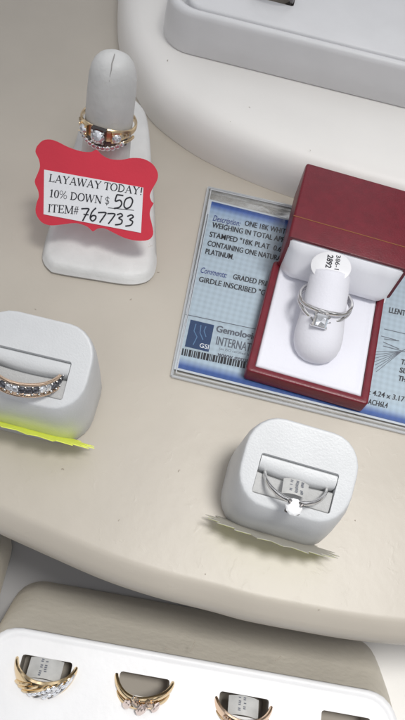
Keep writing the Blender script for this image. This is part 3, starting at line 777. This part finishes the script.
# disc shaped tag on top of the post
DT = P(331, 266.5, BZ+RIM+1.62)
tocam = (CC-DT).normalized(); dn_ = (fa*.35+tocam*.65).normalized()
dfr = frame(DT, Vector((1, 0, 0)), dn_)
tg = thing('disc_tag', 'round translucent white tag with printed numbers, above the ring in the red box', 'tag', dfr)
dl = lambda r_, z: [Vector((r_*math.cos(2*math.pi*k/40), r_*.86*math.sin(2*math.pi*k/40), z)) for k in range(40)]
MB().loft([dl(.62, -.05), dl(.66, -.02), dl(.66, .0), dl(.62, .02)]).build('disc', M['tagclear'], tg)
pd = Plane(DT+dn_*.02, DT+dn_*.02+dfr.col[0].xyz, DT+dn_*.02+dfr.col[1].xyz)
k = MB(); text_mb(k, pd, '386-1', (336.5, 255), (334.4, 269.5), 4.4, .004, .015)
idf = dfr.inverted(); k.v = [idf @ v for v in k.v]; k.build('print', M['ink'], tg, smooth=False); k = MB(); text_mb(k, pd, '2892', (328.0, 254.5), (325.4, 267.5), 5.6, .004, .03)
idf = dfr.inverted(); k.v = [idf @ v for v in k.v]; k.build('print', M['ink'], tg, smooth=False)

# split shank engagement ring on the post
rc = A+fa*(fl*.62)
ez = Vector((-.1, -1, .35)); ez = (ez-fa*ez.dot(fa)).normalized(); ez = (ez*math.cos(.72)-fa*math.sin(.72)).normalized()
rf = frame(rc, gx, ez)
t = thing('engagement_ring', 'white gold split shank ring with square princess stone, on post in red box', 'ring', rf, 'rings on display')
for sgn in (-1, 1):
    band(MB(), .80, lambda a: .15, lambda a: .13, off=lambda a, s=sgn: s*(.07+.13*max(0, math.cos(math.radians(a*1.6))) if abs(a) < 56 else .07)).build('shank', M['silver'], t)
MB().tube([polar(.84, 0), polar(1.0, 0)], [.09, .2], 4).build('basket', M['silver'], t, smooth=False)
MB().tube([polar(.95, -20, -.12), polar(1.04, -8, -.2), polar(1.04, 8, -.2), polar(.95, 20, -.12)], .03, 6).build('gallery', M['silver'], t)
MB().gem(polar(1.12, 0), .32, (Vector((0, 0, 1))*.8+glint(rf, polar(1.1, 0))), (1, 0, 0), 4).build('stone', M['brightgem'], t, smooth=False)
prongs(t, .96, 0, 0, .33, .20, M['silver'], 4, 45, .045)

# ================================================================== RING TRAY BELOW THE SHELF
TT = -3.0
p1 = P(0, 626, TT); p2 = P(345, 688, TT); tx = tri_dir(p1, p2)
pr_c = P(399, 706, TT)
tf_ = frame((p1.x, p1.y, FZ), tx); it = tf_.inverted()
q = it @ pr_c; X1 = q.x; X0 = (it @ P(-13, 640, TT)).x; Y1 = 0.0; Y0 = -7.5; H = TT-FZ
bb = it @ P(200, 611, FZ); YB = bb.y; XBL = (it @ P(14, 602, FZ)).x; XBR = (it @ P(376, 655, FZ)).x
slots_px = [(46, 666), (144, 683), (244, 703), (346, 722)]
slots = [(it @ P(a, b, TT)) for a, b in slots_px]
gT = 'tan ring trays with white tops'
def ring_tray(fr, label, with_slots=True):
    t = thing('ring_tray', label, 'ring tray', fr, gT)
    z = H
    f_ = [rrect(XBL, XBR, Y0, YB, 1.0, .012), rrect(XBL-.03, XBR+.03, Y0, YB+.03, 1.05, .2),
          rrect((XBL*.8+X0*.2), (XBR*.8+X1*.2), Y0, YB*.80+Y1*.2, 1.05, z*.3), rrect((XBL*.4+X0*.6), (XBR*.4+X1*.6), Y0, YB*.40+Y1*.6, 1.02, z*.66),
          rrect(X0, X1, Y0, Y1+.12, 1.0, z-.22), rrect(X0+.03, X1-.03, Y0, Y1+.08, 1.0, z-.10)]
    MB().loft(f_, cap1=False).build('frame', M['traytan'], t, ang=50)
    w0 = [rrect(X0+.0, X1-.0, Y0, Y1+.07, 1.0, z-.098), rrect(X0-.005, X1+.005, Y0, Y1+.07, 1.0, z-.05), rrect(X0+.05, X1-.05, Y0, Y1+.02, .97, z-.0), rrect(X0+.16, X1-.16, Y0+.1, Y1-.09, .9, z+.012), rrect(X0+.22, X1-.22, Y0+.1, Y1-.15, .86, z-.03), rrect(X0+.28, X1-.28, Y0+.2, Y1-.21, .84, z-.035)]
    m_ = MB().loft(w0, cap0=False, cap1=False)
    hs = [rrect(s.x-.79, s.x+.79, s.y-.38, s.y+.22, .08, z-.035, 3) for s in slots] if with_slots else []
    m_.holes(w0[-1], hs); m_.build('top', M['traywhite'], t, ang=50)
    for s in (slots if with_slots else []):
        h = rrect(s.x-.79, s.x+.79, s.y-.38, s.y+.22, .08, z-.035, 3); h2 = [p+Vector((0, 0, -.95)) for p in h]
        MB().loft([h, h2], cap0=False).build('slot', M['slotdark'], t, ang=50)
    return t
ring_tray(tf_, 'long tan ring tray with white top holding a row of gold rings, below the shelf')
# its neighbour at the left, of which only the tan back corner shows
sh = P(8, 566, FZ)-(tf_ @ Vector((XBR, YB-1.4, 0)))
tf2 = tf_.copy(); tf2.translation = tf_.translation+flat(sh, 0)
ring_tray(tf2, 'tan ring tray at far left showing only its rounded back corner', False)

def tray_ring(i, name, label, tilt, R_, dy=0.0):
    s = slots[i]
    rf = ring_frame(tf_, (s.x, s.y+.12+dy, H-.30), tilt)
    return thing(name, label, 'ring', rf, 'rings on display'), rf
# broad crossover ring with diamond diagonals
t, rf = tray_ring(0, 'crossover_ring', 'broad yellow gold crossover ring with diagonal diamond rows, leftmost in the tray', 54, .9)
wcr = lambda a: .42+.24*max(0, math.cos(math.radians(a*.95)))**1.3
band(MB(), .86, wcr, lambda a: .15+.05*max(0, math.cos(math.radians(a)))).build('shank', M['gold'], t)
for d_ in (-8, 16, 40):
    m_ = MB(); pts = []
    for k in range(9):
        f = k/8-.5; pts.append(polar(1.05+.01*math.cos(f*3), d_+f*46, f*.56))
    m_.tube(pts, [.03, .05, .055, .055, .055, .055, .055, .05, .03], 8).build('ridge', M['silver'] if d_ > -8 else M['gold'], t)
for d_ in (4, 28):
    for k in range(6):
        f = (k+.5)/6-.5; gem_on(t, 1.075, d_+f*44, f*.48, .085, M['brightgem'])
for d_ in (-34, -22):
    MB().tube([polar(1.05, d_+f*40, f*.5) for f in [k/8-.5 for k in range(9)]], [.02, .05, .06, .065, .065, .065, .06, .05, .02], 8).build('ridge', M['gold'], t)
small_tag(rf @ frame((0, .02, .66), (1, 0, 0), (0, 1, 0)), 'small printed tag inside the broad gold crossover ring', .52, .62, .3, 2, 5)

# rose cluster ring
t, rf = tray_ring(1, 'cluster_ring', 'slim gold ring with a pointed blush stone cluster, second from left in the tray', 50, .9)
for sgn in (-1, 1):
    band(MB(), .82, lambda a: .22, lambda a: .15, off=lambda a, s=sgn: s*.13+.12*math.sin(math.radians(a*1.6))*math.exp(-(a/60)**2)).build('shank', M['gold'], t)
for k, (a, y, r_) in enumerate(((-24, -.12, .19), (-10, .12, .20), (3, -.14, .22), (16, .10, .20), (28, -.08, .18))):
    m_ = MB().gem((0, 0, 0), r_, (0, 0, 1), (1, 0, 0), 6); sc_ = Matrix.Diagonal((.72, 1.25, 1, 1))
    m_.xf(sc_).xf(frame(polar(1.0, a, y), polar(1, a+90)+Vector((0, .35 if k % 2 else -.35, 0)), polar(1, a))).build('stone', M['pinkstone'] if k % 2 == 0 else M['diamond'], t, smooth=False)
    MB().tube([polar(.88, a, y), polar(1.02, a, y)], [.05, .11], 6).build('setting', M['rose'], t)

# rose gold signet style ring
t, rf = tray_ring(2, 'rose_band', 'polished rose gold band with a row of tiny stones, third from left in the tray', 56, .9)
band(MB(), .82, lambda a: .34+.18*max(0, math.cos(math.radians(a))), lambda a: .16).build('shank', M['rose'], t)
for k in range(-4, 5): gem_on(t, 1.0, k*9, .1, .075, M['diamond'])
band(MB(), .955, lambda a: .05, lambda a: .05, -60, 60, off=lambda a: -.06).build('rim', M['gold'], t)
small_tag(rf @ frame((0, .02, .62), (1, 0, 0), (0, 1, 0)), 'small printed tag inside the polished rose gold band', .48, .55, .3, 2, 8)
t, rf = tray_ring(3, 'plain_band', 'gold band half cut off by the bottom edge, rightmost in the tray', 60, .9)
band(MB(), .82, lambda a: .26, lambda a: .12).build('shank', M['gold'], t)

# ================================================================== WHITE TRAY ON THE RAISED TIER
u1 = P(196, 57, TZ); u2 = P(405, 109, TZ); ux_ = tri_dir(u1, u2)
uf = frame((u1.x, u1.y, TZ), ux_); iu = uf.inverted()
UX0 = (iu @ P(170, 10, TZ)).x; UH = 1.75
yr = (iu @ P(300, 39, TZ+UH)).y
t = thing('white_tray', 'white deep walled ring tray with rounded corner standing on the raised tier', 'ring tray', uf)
def ur(i, z, r=1.25): return rrect(UX0+i, UX0+16-i, i, 11-i, max(.3, r-i*.6), z, 9)
s_ = iu @ P(270, 0, TZ+UH-.3)
hole = rrect(s_.x-.95, s_.x+.95, s_.y-.18, s_.y+.5, .08, UH-.20, 3)
m_ = MB().loft([ur(.05, .012), ur(0, .08), ur(.03, UH*.5), ur(.10, UH-.22), ur(.15, UH-.08), ur(.24, UH-.01), ur(.36, UH), ur(.44, UH-.05), ur(.47, UH-.14), ur(.48, UH-.85), ur(.9, UH-.855)], cap1=True)
m_.build('wall', M['traywhite'], t, ang=45)
pl_ = [ur(.80, UH-.86), ur(.80, UH-.34), ur(.83, UH-.25), ur(.90, UH-.205), ur(1.0, UH-.20)]
m_ = MB().loft(pl_, cap0=False, cap1=False); m_.holes(pl_[-1], [hole]); m_.build('pad', M['traywhite'], t, ang=50)
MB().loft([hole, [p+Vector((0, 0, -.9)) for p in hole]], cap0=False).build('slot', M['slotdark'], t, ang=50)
rf = uf @ frame((s_.x+.05, s_.y+.12, UH-.25), (1, 0, 0), (0, -.5, .86))
t = thing('dark_ring', 'dark band in the white tray, cut off by the top edge', 'ring', rf, 'rings on display')
band(MB(), .75, lambda a: .36, lambda a: .13).build('shank', M['darkmetal'], t)

# ================================================================== SMALL THINGS
mb = MB(); q = random.Random(21)
for (x, y, z, L_) in ((190, 652, TT+.03, 14), (275, 661, TT+.03, 10), (165, 648, TT+.03, 6), (330, 632, -5.3, 5)):
    c = P(x, y, z); a = q.uniform(0, 6.28); pts = []
    for k in range(6):
        a += q.uniform(-.5, .5); pts.append(c.copy()); c = c+Vector((math.cos(a), math.sin(a), .04*q.uniform(-.5, 1)))*(L_/6*.032)
    mb.tube(pts, .008, 5)
for (x, y, z) in ((157, 272, 0), (36, 310, 0), (75, 148, 0), (130, 300, 0), (320, 610, 0), (355, 520, 0), (120, 520, 0), (205, 575, 0), (250, 108, TZ), (230, 122, TZ), (310, 150, TZ), (168, 60, TZ), (64, 470, 0), (180, 470, 0)):
    c = P(x, y, z)+Vector((0, 0, .012)); a = q.uniform(0, 6.28); l_ = q.uniform(.01, .05)
    mb.tube([c, c+Vector((math.cos(a)*l_, math.sin(a)*l_, .01)), c+Vector((math.cos(a+.6)*l_*1.8, math.sin(a+.6)*l_*1.8, 0))], q.uniform(.005, .010), 5)
o = mb.build('lint', M['lint']); o['kind'] = 'stuff'; tag(o, 'stray lint and crumbs scattered over the shelf, tier and tray edge', 'lint')
